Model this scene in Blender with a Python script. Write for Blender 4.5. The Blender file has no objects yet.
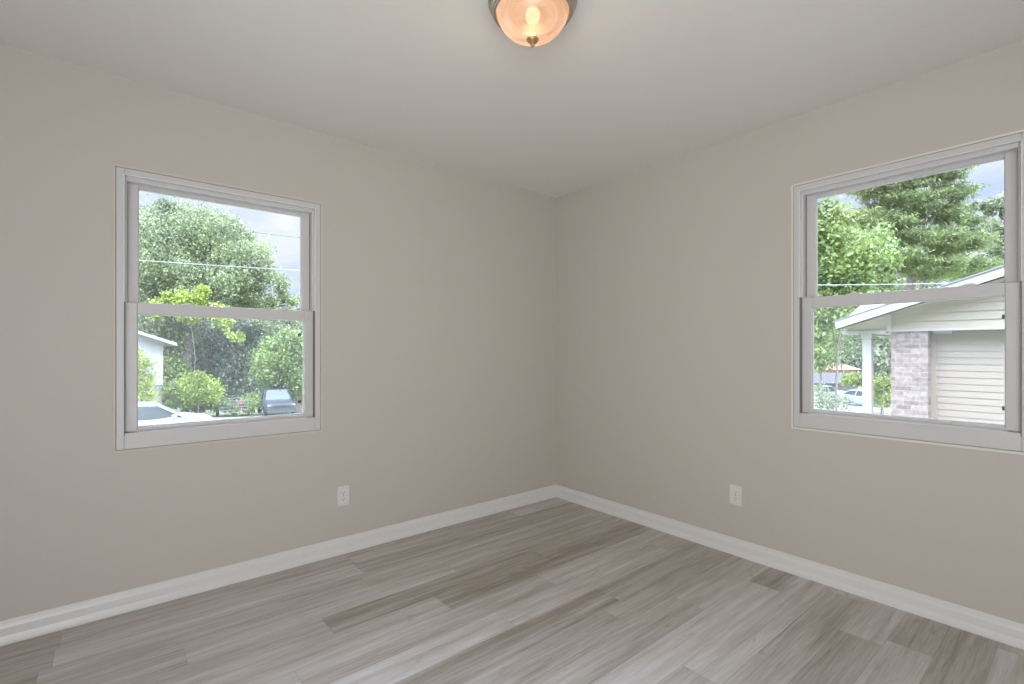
import bpy, bmesh, math
import numpy as np
from mathutils import Vector, Matrix

sc = bpy.context.scene
COL = sc.collection

# ------------------------------------------------------------------ camera
CAM_H, FPX = 1.195, 490.0
TH = math.radians(50.34)
F = Vector((math.cos(TH), math.sin(TH), 0)); R = Vector((math.sin(TH), -math.cos(TH), 0))
cd = bpy.data.cameras.new('camera'); cam = bpy.data.objects.new('camera', cd); COL.objects.link(cam)
cam.location = (0, 0, CAM_H)
cam.rotation_euler = (math.radians(90), 0, TH - math.radians(90))
cd.sensor_width = 36; cd.sensor_fit = 'HORIZONTAL'; cd.lens = FPX / 1024 * 36
cd.shift_y = 8.0 / 1024; cd.clip_start = 0.02; cd.clip_end = 500
sc.camera = cam

# ------------------------------------------------------------------ view + world
sc.view_settings.view_transform = 'Standard'; sc.view_settings.look = 'None'
sc.view_settings.gamma = 1; sc.view_settings.exposure = 0.0
sc.view_settings.use_curve_mapping = False
sc.cycles.use_denoising = True
sc.cycles.max_bounces = 10; sc.cycles.diffuse_bounces = 6; sc.cycles.transparent_max_bounces = 24
sc.cycles.sample_clamp_indirect = 4.0

SKY_LOW, SKY_BAND, SKY_TOP = 1.10, 15.0, 1.5; SUN_E = 2.3; FILL_E = 29.0; LAMP_E = 9.5

w = bpy.data.worlds.new('sky'); sc.world = w; w.use_nodes = True
nt = w.node_tree; nt.nodes.clear()
def N(t, **k):
    n = nt.nodes.new(t)
    for a, b in k.items(): setattr(n, a, b)
    return n
tc = N('ShaderNodeTexCoord'); sep = N('ShaderNodeSeparateXYZ'); nt.links.new(tc.outputs['Generated'], sep.inputs[0])
noi = N('ShaderNodeTexNoise'); noi.inputs['Scale'].default_value = 3.2; noi.inputs['Detail'].default_value = 7; noi.inputs['Roughness'].default_value = .55
mp = N('ShaderNodeMapping'); mp.inputs['Scale'].default_value = (1, 1, 2.6); mp.inputs['Location'].default_value = (.3, .1, 0)
nt.links.new(tc.outputs['Generated'], mp.inputs[0]); nt.links.new(mp.outputs[0], noi.inputs['Vector'])
cr = N('ShaderNodeValToRGB'); e = cr.color_ramp.elements
e[0].position = .38; e[0].color = (.50, .65, .98, 1); e[1].position = .60; e[1].color = (.88, .92, 1.0, 1)
nt.links.new(noi.outputs['Fac'], cr.inputs[0])
# sky boosted out of view to light the floor, from about 25 degrees up, duller again towards the zenith
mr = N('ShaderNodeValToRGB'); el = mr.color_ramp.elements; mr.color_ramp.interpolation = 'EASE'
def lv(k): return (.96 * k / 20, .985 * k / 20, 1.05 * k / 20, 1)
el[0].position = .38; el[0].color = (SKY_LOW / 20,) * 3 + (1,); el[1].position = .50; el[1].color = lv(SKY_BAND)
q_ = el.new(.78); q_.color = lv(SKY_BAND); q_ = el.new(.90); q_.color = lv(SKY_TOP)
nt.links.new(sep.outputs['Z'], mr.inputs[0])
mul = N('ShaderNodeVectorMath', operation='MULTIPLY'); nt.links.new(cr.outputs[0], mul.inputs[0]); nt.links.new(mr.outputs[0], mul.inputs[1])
bg = N('ShaderNodeBackground'); out = N('ShaderNodeOutputWorld')
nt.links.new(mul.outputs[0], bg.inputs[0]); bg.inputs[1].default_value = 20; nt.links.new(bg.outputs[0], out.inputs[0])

sd = bpy.data.lights.new('sun', 'SUN'); sd.energy = SUN_E; sd.angle = math.radians(3); sd.color = (1, .95, .86)
sun = bpy.data.objects.new('sun', sd); COL.objects.link(sun)
sun.rotation_euler = Vector((.55, .62, -1.05)).to_track_quat('-Z', 'Y').to_euler()

# room bounds (camera stands at x=0, y=0)
XR, YL, XB, YB, CH = 2.836, 2.857, -1.4, -1.35, 2.44

# added unseen fill lights beyond two invented openings behind the camera
def area(name, loc, aim, sx, sy, e, col):
    d = bpy.data.lights.new(name, 'AREA'); d.shape = 'RECTANGLE'; d.size = sx; d.size_y = sy; d.energy = e; d.color = col; d.spread = math.radians(115)
    o = bpy.data.objects.new(name, d); COL.objects.link(o); o.location = loc
    o.rotation_euler = (Vector(aim) - Vector(loc)).to_track_quat('-Z', 'Z').to_euler(); return o
area('added_fill_light', (-.55, YB - .35, 1.05), (1.5, 2.4, 1.7), 1.5, 1.9, FILL_E, (1, .985, .955))
area('added_fill_light', (XB - .35, -.5, 1.05), (2.4, 1.5, 1.7), 1.5, 1.9, FILL_E, (1, .985, .955))

# ------------------------------------------------------------------ helpers
def P(u, v, d):
    "world point that the photograph shows at (u, v), d metres ahead of the camera"
    p = F * d + R * ((u - 512) / FPX * d); return Vector((p.x, p.y, CAM_H + (350 - v) / FPX * d))

def mat(name, color, rough=.6, metal=0, spec=.5, bump=None, bump_s=60, var=0, var_s=3, coords='Object'):
    m = bpy.data.materials.new(name); m.use_nodes = True; t = m.node_tree
    b = t.nodes['Principled BSDF']; b.inputs['Base Color'].default_value = (*color, 1)
    b.inputs['Roughness'].default_value = rough; b.inputs['Metallic'].default_value = metal
    b.inputs['Specular IOR Level'].default_value = spec
    c = t.nodes.new('ShaderNodeTexCoord')
    if var:
        n = t.nodes.new('ShaderNodeTexNoise'); n.inputs['Scale'].default_value = var_s; n.inputs['Detail'].default_value = 5
        t.links.new(c.outputs[coords], n.inputs['Vector'])
        r = t.nodes.new('ShaderNodeValToRGB'); r.color_ramp.elements[0].position = .3; r.color_ramp.elements[1].position = .7
        r.color_ramp.elements[0].color = (*[x * (1 - var) for x in color], 1); r.color_ramp.elements[1].color = (*[min(1, x * (1 + var)) for x in color], 1)
        t.links.new(n.outputs['Fac'], r.inputs[0]); t.links.new(r.outputs[0], b.inputs['Base Color'])
    if bump:
        n = t.nodes.new('ShaderNodeTexNoise'); n.inputs['Scale'].default_value = bump_s; n.inputs['Detail'].default_value = 3
        t.links.new(c.outputs[coords], n.inputs['Vector'])
        bp = t.nodes.new('ShaderNodeBump'); bp.inputs['Strength'].default_value = bump; bp.inputs['Distance'].default_value = .002
        t.links.new(n.outputs['Fac'], bp.inputs['Height']); t.links.new(bp.outputs[0], b.inputs['Normal'])
    return m

def link(name, me, m, parent=None, smooth=False):
    me.materials.append(m)
    if smooth:
        for p in me.polygons: p.use_smooth = True
    o = bpy.data.objects.new(name, me); COL.objects.link(o)
    if parent: o.parent = parent
    return o

class MB:
    def __init__(s): s.bm = bmesh.new()
    def box(s, a, b, M=None):
        x0, x1 = sorted((a[0], b[0])); y0, y1 = sorted((a[1], b[1])); z0, z1 = sorted((a[2], b[2]))
        vs = [Vector(p) for p in [(x0,y0,z0),(x1,y0,z0),(x1,y1,z0),(x0,y1,z0),(x0,y0,z1),(x1,y0,z1),(x1,y1,z1),(x0,y1,z1)]]
        if M: vs = [M @ q for q in vs]
        v = [s.bm.verts.new(q) for q in vs]
        for f in [(0,3,2,1),(4,5,6,7),(0,1,5,4),(1,2,6,5),(2,3,7,6),(3,0,4,7)]: s.bm.faces.new([v[i] for i in f])
        return s
    def prism(s, poly, ext, M=None):
        "poly: list of 3D points of a planar loop; ext: extrusion vector"
        e = Vector(ext); a = [Vector(p) for p in poly]
        if M: a2 = [M @ (q + e) for q in a]; a = [M @ q for q in a]
        else: a2 = [q + e for q in a]
        va = [s.bm.verts.new(q) for q in a]; vb = [s.bm.verts.new(q) for q in a2]; n = len(a)
        s.bm.faces.new(va[::-1]); s.bm.faces.new(vb)
        for i in range(n): s.bm.faces.new([va[i], va[(i+1) % n], vb[(i+1) % n], vb[i]])
        return s
    def loft(s, secs, M=None, closed=True):
        rings = [[s.bm.verts.new((M @ Vector(p)) if M else p) for p in sec] for sec in secs]
        for a, b in zip(rings, rings[1:]):
            n = len(a)
            for i in range(n if closed else n - 1):
                s.bm.faces.new([a[i], a[(i+1) % n], b[(i+1) % n], b[i]])
        if closed:
            s.bm.faces.new(rings[0][::-1]); s.bm.faces.new(rings[-1])
        return s
    def lathe(s, prof, c=(0,0,0), seg=64, M=None):
        c = Vector(c); rings = []
        for r, z in prof:
            if r < 1e-6:
                q = Vector((0, 0, z)) + c; rings.append([s.bm.verts.new(M @ q if M else q)])
            else:
                rg = []
                for k in range(seg):
                    a = 2 * math.pi * k / seg; q = Vector((r * math.cos(a), r * math.sin(a), z)) + c
                    rg.append(s.bm.verts.new(M @ q if M else q))
                rings.append(rg)
        for a, b in zip(rings, rings[1:]):
            for k in range(seg):
                k2 = (k + 1) % seg
                if len(a) == 1 and len(b) > 1: s.bm.faces.new([a[0], b[k2], b[k]])
                elif len(b) == 1 and len(a) > 1: s.bm.faces.new([a[k], a[k2], b[0]])
                elif len(a) > 1: s.bm.faces.new([a[k], a[k2], b[k2], b[k]])
        return s
    def tube(s, pts, rad, seg=8):
        pts = [Vector(p) for p in pts]; rings = []
        if not isinstance(rad, (list, tuple)): rad = [rad] * len(pts)
        for i, p in enumerate(pts):
            d = (pts[min(i+1, len(pts)-1)] - pts[max(i-1, 0)]).normalized()
            a = d.orthogonal().normalized() if i == 0 else (pa - d * pa.dot(d)).normalized()
            pa = a; b = d.cross(a)
            rings.append([p + (a * math.cos(2*math.pi*k/seg) + b * math.sin(2*math.pi*k/seg)) * rad[i] for k in range(seg)])
        return s.loft(rings)
    def build(s, name, m, parent=None, smooth=False, bevel=0, loc=None):
        bmesh.ops.recalc_face_normals(s.bm, faces=s.bm.faces)
        if loc is not None: bmesh.ops.translate(s.bm, verts=s.bm.verts, vec=-Vector(loc))
        me = bpy.data.meshes.new(name); s.bm.to_mesh(me); s.bm.free()
        o = link(name, me, m, parent, smooth)
        if loc is not None: o.location = loc
        if bevel:
            md = o.modifiers.new('bevel', 'BEVEL'); md.width = bevel; md.segments = 2; md.limit_method = 'ANGLE'; md.angle_limit = math.radians(40)
            md.harden_normals = False
        return o

def empty(name, loc=(0,0,0), rz=0):
    o = bpy.data.objects.new(name, None); COL.objects.link(o); o.location = loc; o.rotation_euler = (0, 0, rz); o.empty_display_size = .1
    return o
def tag(o, label, cat, group=None, kind=None):
    o['label'] = label; o['category'] = cat
    if group: o['group'] = group
    if kind: o['kind'] = kind
    return o
def struct(o, label=None, cat=None):
    o['kind'] = 'structure'
    if label: o['label'] = label
    if cat: o['category'] = cat
    return o

# ------------------------------------------------------------------ materials
M_WALL = mat('greige wall paint', (.485, .455, .41), .55, bump=.12, bump_s=220, spec=.35)
M_CEIL = mat('ceiling paint', (.74, .715, .67), .8, bump=.15, bump_s=160, spec=.2)
M_TRIM = mat('white semi-gloss trim', (.65, .645, .64), .32, spec=.45)
M_VINYL = mat('white vinyl', (.54, .533, .53), .38, spec=.45)
M_CAULK = mat('painted caulk', (.54, .50, .44), .6)
M_CAULK2 = mat('white caulk', (.66, .64, .58), .5)
M_GAP = mat('dark gap shade', (.20, .19, .18), .8)  # dark colour stands for shade in the sash gaps
M_BLACK = mat('black plastic', (.03, .03, .035), .5)
M_NICKEL = mat('brushed nickel', (.50, .45, .38), .27, metal=1)
M_BRASS = mat('antique brass', (.50, .33, .18), .5, metal=1)
M_PLATE = mat('white outlet plastic', (.62, .61, .595), .35)
M_SLOT = mat('outlet slot', (.10, .09, .08), .7)

def floor_mat():
    m = bpy.data.materials.new('grey oak vinyl planks'); m.use_nodes = True; t = m.node_tree; L = t.links.new
    b = t.nodes['Principled BSDF']
    def n(ty, **k):
        x = t.nodes.new(ty)
        for a, v in k.items(): setattr(x, a, v)
        return x
    def math_(op, a, bb=None):
        x = n('ShaderNodeMath', operation=op)
        for i, q in enumerate((a, bb)):
            if q is None: continue
            if isinstance(q, (int, float)): x.inputs[i].default_value = q
            else: L(q, x.inputs[i])
        return x.outputs[0]
    tcn = n('ShaderNodeTexCoord'); sp = n('ShaderNodeSeparateXYZ'); L(tcn.outputs['Object'], sp.inputs[0])
    X, Y = sp.outputs['X'], sp.outputs['Y']
    W, LN = .150, 1.22
    yr = math_('DIVIDE', math_('ADD', Y, .03), W); row = math_('FLOOR', yr); fy = math_('FRACT', yr)
    wn = n('ShaderNodeTexWhiteNoise', noise_dimensions='1D'); L(row, wn.inputs['W'])
    xr = math_('ADD', math_('DIVIDE', X, LN), math_('MULTIPLY', wn.outputs['Value'], 5.0)); pid = math_('FLOOR', xr); fx = math_('FRACT', xr)
    cb = n('ShaderNodeCombineXYZ'); L(pid, cb.inputs[0]); L(row, cb.inputs[1])
    wn2 = n('ShaderNodeTexWhiteNoise', noise_dimensions='3D'); L(cb.outputs[0], wn2.inputs['Vector'])
    # grain coordinates: stretched along the plank, shifted per plank
    sh = n('ShaderNodeVectorMath', operation='SCALE'); L(wn2.outputs['Color'], sh.inputs[0]); sh.inputs['Scale'].default_value = 30
    ad = n('ShaderNodeVectorMath', operation='ADD'); L(tcn.outputs['Object'], ad.inputs[0]); L(sh.outputs[0], ad.inputs[1])
    def grain(sx, sy, det, rough, dist=0):
        mpp = n('ShaderNodeMapping'); mpp.inputs['Scale'].default_value = (sx, sy, 1); L(ad.outputs[0], mpp.inputs[0])
        g = n('ShaderNodeTexNoise'); g.inputs['Scale'].default_value = 1; g.inputs['Detail'].default_value = det
        g.inputs['Roughness'].default_value = rough; g.inputs['Distortion'].default_value = dist; L(mpp.outputs[0], g.inputs['Vector'])
        return g.outputs['Fac']
    g1 = grain(1.3, 22, 7, .65, .3); g2 = grain(5, 130, 4, .7); g3 = grain(3.2, 13, 6, .62, 1.6)
    mix = math_('ADD', math_('MULTIPLY', g1, .46), math_('ADD', math_('MULTIPLY', g2, .27), math_('MULTIPLY', wn2.outputs['Value'], .14)))
    r = n('ShaderNodeValToRGB'); L(mix, r.inputs[0]); el = r.color_ramp.elements
    el[0].position = .30; el[0].color = (.29, .25, .20, 1); el[1].position = .66; el[1].color = (.75, .745, .745, 1)
    k = el.new(.46); k.color = (.51, .48, .445, 1)
    # darker cathedral smudges / knots
    kr = n('ShaderNodeValToRGB'); L(g3, kr.inputs[0]); kr.color_ramp.elements[0].position = .60; kr.color_ramp.elements[0].color = (1, 1, 1, 1)
    kr.color_ramp.elements[1].position = .76; kr.color_ramp.elements[1].color = (.70, .66, .62, 1)
    mx = n('ShaderNodeMix', data_type='RGBA', blend_type='MULTIPLY'); mx.inputs['Factor'].default_value = 1
    L(r.outputs[0], mx.inputs['A']); L(kr.outputs[0], mx.inputs['B'])
    # seams
    sy = math_('MINIMUM', fy, math_('SUBTRACT', 1.0, fy)); sx_ = math_('MINIMUM', fx, math_('SUBTRACT', 1.0, fx))
    seam = math_('MINIMUM', math_('DIVIDE', sy, .008), math_('DIVIDE', sx_, .0011))
    seam = math_('MINIMUM', seam, 1.0)
    s2 = n('ShaderNodeMapRange'); L(seam, s2.inputs['Value']); s2.inputs['To Min'].default_value = .62; s2.inputs['To Max'].default_value = 1
    mx2 = n('ShaderNodeMix', data_type='RGBA', blend_type='MULTIPLY'); mx2.inputs['Factor'].default_value = 1
    L(mx.outputs['Result'], mx2.inputs['A']); L(s2.outputs[0], mx2.inputs['B'])
    L(mx2.outputs['Result'], b.inputs['Base Color'])
    b.inputs['Roughness'].default_value = .46; b.inputs['Specular IOR Level'].default_value = .6
    bp = n('ShaderNodeBump'); bp.inputs['Strength'].default_value = .15; bp.inputs['Distance'].default_value = .001
    L(math_('ADD', g2, seam), bp.inputs['Height']); L(bp.outputs[0], b.inputs['Normal'])
    return m

def glass_mat(name='window glass', tint=(.97, .985, .98)):
    m = bpy.data.materials.new(name); m.use_nodes = True; t = m.node_tree; t.nodes.clear()
    o = t.nodes.new('ShaderNodeOutputMaterial'); tr = t.nodes.new('ShaderNodeBsdfTransparent'); tr.inputs[0].default_value = (*tint, 1)
    g = t.nodes.new('ShaderNodeBsdfGlossy'); g.inputs['Roughness'].default_value = .18; g.inputs['Color'].default_value = (.9, .9, .9, 1)
    f = t.nodes.new('ShaderNodeFresnel'); f.inputs['IOR'].default_value = 1.45
    mx = t.nodes.new('ShaderNodeMixShader'); t.links.new(f.outputs[0], mx.inputs[0]); t.links.new(tr.outputs[0], mx.inputs[1]); t.links.new(g.outputs[0], mx.inputs[2])
    t.links.new(mx.outputs[0], o.inputs[0]); return m
M_GLASS = glass_mat()

def screen_mat():
    m = bpy.data.materials.new('insect screen weave'); m.use_nodes = True; t = m.node_tree; t.nodes.clear()
    o = t.nodes.new('ShaderNodeOutputMaterial'); tr = t.nodes.new('ShaderNodeBsdfTransparent')
    d = t.nodes.new('ShaderNodeBsdfDiffuse'); d.inputs[0].default_value = (.5, .5, .5, 1)
    tl = t.nodes.new('ShaderNodeBsdfTranslucent'); tl.inputs[0].default_value = (.5, .5, .5, 1)
    ad = t.nodes.new('ShaderNodeMixShader'); t.links.new(d.outputs[0], ad.inputs[1]); t.links.new(tl.outputs[0], ad.inputs[2])
    mx = t.nodes.new('ShaderNodeMixShader'); mx.inputs[0].default_value = .055
    t.links.new(tr.outputs[0], mx.inputs[1]); t.links.new(ad.outputs[0], mx.inputs[2]); t.links.new(mx.outputs[0], o.inputs[0]); return m
M_SCREEN = screen_mat()

def leaf_mat(name, dark, light, noise_s=.5, transl=.35):
    m = bpy.data.materials.new(name); m.use_nodes = True; t = m.node_tree; t.nodes.clear(); L = t.links.new
    o = t.nodes.new('ShaderNodeOutputMaterial'); geo = t.nodes.new('ShaderNodeNewGeometry')
    c = t.nodes.new('ShaderNodeTexCoord'); n = t.nodes.new('ShaderNodeTexNoise'); n.inputs['Scale'].default_value = noise_s; n.inputs['Detail'].default_value = 3
    L(c.outputs['Object'], n.inputs['Vector'])
    a = t.nodes.new('ShaderNodeMath'); a.operation = 'MULTIPLY_ADD'; L(geo.outputs['Random Per Island'], a.inputs[0]); a.inputs[1].default_value = .55
    s = t.nodes.new('ShaderNodeMath'); s.operation = 'MULTIPLY_ADD'; L(n.outputs['Fac'], s.inputs[0]); s.inputs[1].default_value = 1.6; s.inputs[2].default_value = -.55
    L(s.outputs[0], a.inputs[2])
    r = t.nodes.new('ShaderNodeValToRGB'); r.color_ramp.elements[0].color = (*dark, 1); r.color_ramp.elements[1].color = (*light, 1)
    r.color_ramp.elements[0].position = .15; r.color_ramp.elements[1].position = .9
    L(a.outputs[0], r.inputs[0])
    p = t.nodes.new('ShaderNodeBsdfPrincipled'); p.inputs['Roughness'].default_value = .42; p.inputs['Specular IOR Level'].default_value = .6; L(r.outputs[0], p.inputs['Base Color'])
    tl = t.nodes.new('ShaderNodeBsdfTranslucent'); L(r.outputs[0], tl.inputs[0])
    mx = t.nodes.new('ShaderNodeMixShader'); mx.inputs[0].default_value = transl
    L(p.outputs[0], mx.inputs[1]); L(tl.outputs[0], mx.inputs[2]); L(mx.outputs[0], o.inputs[0]); return m
M_OAK = leaf_mat('oak leaves', (.13, .155, .10), (.43, .50, .25))
M_LIME = leaf_mat('young yellow green leaves', (.20, .26, .05), (.50, .60, .14))
M_GREEN = leaf_mat('mid green leaves', (.12, .17, .06), (.38, .49, .15))
M_DARK = leaf_mat('dark evergreen leaves', (.09, .11, .09), (.27, .32, .21))
M_PINE = leaf_mat('pine needles', (.12, .155, .07), (.35, .43, .16), .9)
M_PALE = leaf_mat('pale variegated leaves', (.16, .18, .10), (.48, .52, .34), 2)
M_TAN = leaf_mat('browned leaves', (.38, .27, .15), (.78, .62, .42), 2)
M_BARK = mat('bark', (.20, .17, .15), .9, var=.3, var_s=6)
M_PBARK = mat('pine bark', (.30, .25, .24), .9, var=.3, var_s=6)
M_GRASS = mat('lawn and dry grass', (.27, .30, .18), .95, var=.35, var_s=.35)
M_ROAD = mat('asphalt and concrete', (.20, .20, .20), .9, var=.12, var_s=.6)
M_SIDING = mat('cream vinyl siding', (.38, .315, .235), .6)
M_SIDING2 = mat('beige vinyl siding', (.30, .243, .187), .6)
M_PANEL = mat('cream soffit panel', (.50, .43, .33), .6)
M_WHITE = mat('white painted trim', (.40, .375, .35), .5)
M_SHINGLE = mat('light grey shingles', (.28, .28, .30), .9, var=.1, var_s=8)
M_ORANGE = mat('terracotta shingle roof', (.62, .40, .30), .9, var=.15, var_s=3)
M_REDBRICK = mat('far red brick', (.42, .25, .21), .9, var=.15, var_s=4)
M_VSIDE = mat('white board siding', (.36, .355, .36), .7)
M_FOUND = mat('grey foundation block', (.24, .22, .22), .9, var=.15, var_s=3)
M_CARW = mat('white car paint', (.33, .335, .35), .3, spec=.4)
M_CARB = mat('pale blue car paint', (.42, .50, .62), .2, spec=.7)
M_CARG = mat('dark grey car paint', (.055, .06, .068), .35, spec=.7)
M_CARGL = mat('car window glass', (.05, .06, .06), .3, spec=.1)
M_SHIELD = mat('windshield glass with painted sky tone', (.16, .18, .20), .3, spec=.1)  # paler colour stands in for reflected sky
M_TYRE = mat('tyre rubber', (.03, .03, .03), .9)
M_HUB = mat('alloy hub', (.5, .5, .5), .3, metal=1)
M_LENS = mat('clear headlight lens', (.85, .85, .85), .15)
M_WIRE = mat('weathered wire jacket', (.42, .42, .41), .6)
M_WIRED = mat('distant cable', (.16, .17, .18), .7)
M_RED = mat('red paint', (.35, .08, .07), .5)
M_STEEL = mat('galvanised steel', (.22, .22, .23), .6)

def brick_mat():
    m = bpy.data.materials.new('whitewashed brick'); m.use_nodes = True; t = m.node_tree; b = t.nodes['Principled BSDF']; L = t.links.new
    c = t.nodes.new('ShaderNodeTexCoord'); sp = t.nodes.new('ShaderNodeSeparateXYZ'); L(c.outputs['Object'], sp.inputs[0])
    s = t.nodes.new('ShaderNodeMath'); s.operation = 'ADD'; L(sp.outputs['X'], s.inputs[0]); L(sp.outputs['Y'], s.inputs[1])
    cb = t.nodes.new('ShaderNodeCombineXYZ'); L(s.outputs[0], cb.inputs[0]); L(sp.outputs['Z'], cb.inputs[1])
    k = t.nodes.new('ShaderNodeTexBrick'); L(cb.outputs[0], k.inputs['Vector']); k.inputs['Scale'].default_value = 1
    k.inputs['Brick Width'].default_value = .21; k.inputs['Row Height'].default_value = .076; k.inputs['Mortar Size'].default_value = .008
    k.inputs['Color1'].default_value = (.19, .135, .12, 1); k.inputs['Color2'].default_value = (.36, .295, .262, 1); k.inputs['Mortar'].default_value = (.34, .295, .265, 1)
    k.inputs['Bias'].default_value = .1
    n = t.nodes.new('ShaderNodeTexNoise'); n.inputs['Scale'].default_value = 14; n.inputs['Detail'].default_value = 6; L(c.outputs['Object'], n.inputs['Vector'])
    r = t.nodes.new('ShaderNodeValToRGB'); r.color_ramp.elements[0].position = .35; r.color_ramp.elements[0].color = (.72, .66, .64, 1)
    r.color_ramp.elements[1].position = .62; r.color_ramp.elements[1].color = (1, 1, 1, 1); L(n.outputs['Fac'], r.inputs[0])
    mx = t.nodes.new('ShaderNodeMix'); mx.data_type = 'RGBA'; mx.blend_type = 'MULTIPLY'; mx.inputs['Factor'].default_value = 1
    L(k.outputs['Color'], mx.inputs['A']); L(r.outputs[0], mx.inputs['B']); L(mx.outputs['Result'], b.inputs['Base Color'])
    b.inputs['Roughness'].default_value = .9
    bp = t.nodes.new('ShaderNodeBump'); bp.inputs['Strength'].default_value = .6; bp.inputs['Distance'].default_value = .006; bp.invert = True
    L(k.outputs['Fac'], bp.inputs['Height']); L(bp.outputs[0], b.inputs['Normal'])
    return m
M_BRICK = brick_mat()

# ------------------------------------------------------------------ room shell
WT = .14
WL = dict(s0=.036, s1=.943, z0=.740, z1=2.026, rail=1.417)      # left window (s = x)
WR = dict(s0=.180, s1=1.056, z0=.787, z1=2.068, rail=1.473)     # right window (s = y)

struct(MB().box((XB - .3, YB - .3, -.12), (XR + WT, YL + WT, 0)).build('floor', floor_mat()))
struct(MB().box((XB - WT, YB - WT, CH), (XR + WT, YL + WT, CH + .12)).build('ceiling', M_CEIL))

def wall_hole(name, axis, c0, c1, a0, a1, hole):
    "wall slab between c0..c1 on its normal axis, running a0..a1, with one rectangular opening"
    b = MB(); h0, h1, z0, z1 = hole
    for (p0, p1, q0, q1) in ((a0, h0, 0, CH), (h1, a1, 0, CH), (h0, h1, 0, z0), (h0, h1, z1, CH)):
        if p1 - p0 < 1e-4 or q1 - q0 < 1e-4: continue
        if axis == 'Y': b.box((p0, c0, q0), (p1, c1, q1))
        else: b.box((c0, p0, q0), (c1, p1, q1))
    bmesh.ops.remove_doubles(b.bm, verts=b.bm.verts, dist=1e-5)
    return struct(b.build(name, M_WALL))
wall_hole('wall_left', 'Y', YL, YL + WT, XB - WT, XR + WT, (WL['s0'], WL['s1'], WL['z0'], WL['z1']))
wall_hole('wall_right', 'X', XR, XR + WT, YB - WT, YL, (WR['s0'], WR['s1'], WR['z0'], WR['z1']))
wall_hole('wall_back', 'Y', YB - WT, YB, XB, XR, (-1.3, .2, 0, 2.1))
wall_hole('wall_side', 'X', XB - WT, XB, YB - WT, YL, (-1.3, .2, 0, 2.1))

# baseboards
PROF = [(0, 0), (.020, 0), (.020, .010), (.0175, .022), (.0150, .030), (.0135, .034), (.0135, .066), (.0120, .071), (.0085, .080), (.0075, .088), (.0045, .0945), (0, .095)]
def baseboard(name, p0, p1, nrm):
    p0, p1, nrm = Vector(p0), Vector(p1), Vector(nrm); d = (p1 - p0).normalized()
    secs = []
    for p, sgn in ((p0, 1), (p1, -1)):
        secs.append([p + nrm * n + Vector((0, 0, z)) + d * (n * sgn) for n, z in PROF])   # mitred ends
    return struct(MB().loft(secs).build(name, M_TRIM))
baseboard('baseboard_left', (XB, YL, 0), (XR, YL, 0), (0, -1, 0))
baseboard('baseboard_right', (XR, YL, 0), (XR, YB, 0), (-1, 0, 0))
baseboard('baseboard_back', (XR, YB, 0), (.29, YB, 0), (0, 1, 0))
baseboard('baseboard_side', (XB, .29, 0), (XB, YL, 0), (1, 0, 0))
for nm, rot in (('added_opening_1', 0), ('added_opening_2', 1)):      # casings of two invented openings, added to let the fill light in
    b = MB()
    def bx(a0, a1, z0, z1):
        if rot == 0: b.box((a0, YB, z0), (a1, YB + .016, z1))
        else: b.box((XB, a0, z0), (XB + .016, a1, z1))
    bx(-1.34, -1.3, 0, 2.18); bx(.2, .28, 0, 2.18); bx(-1.3, .2, 2.1, 2.18)
    struct(b.build(nm, M_TRIM, bevel=.003))

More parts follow.
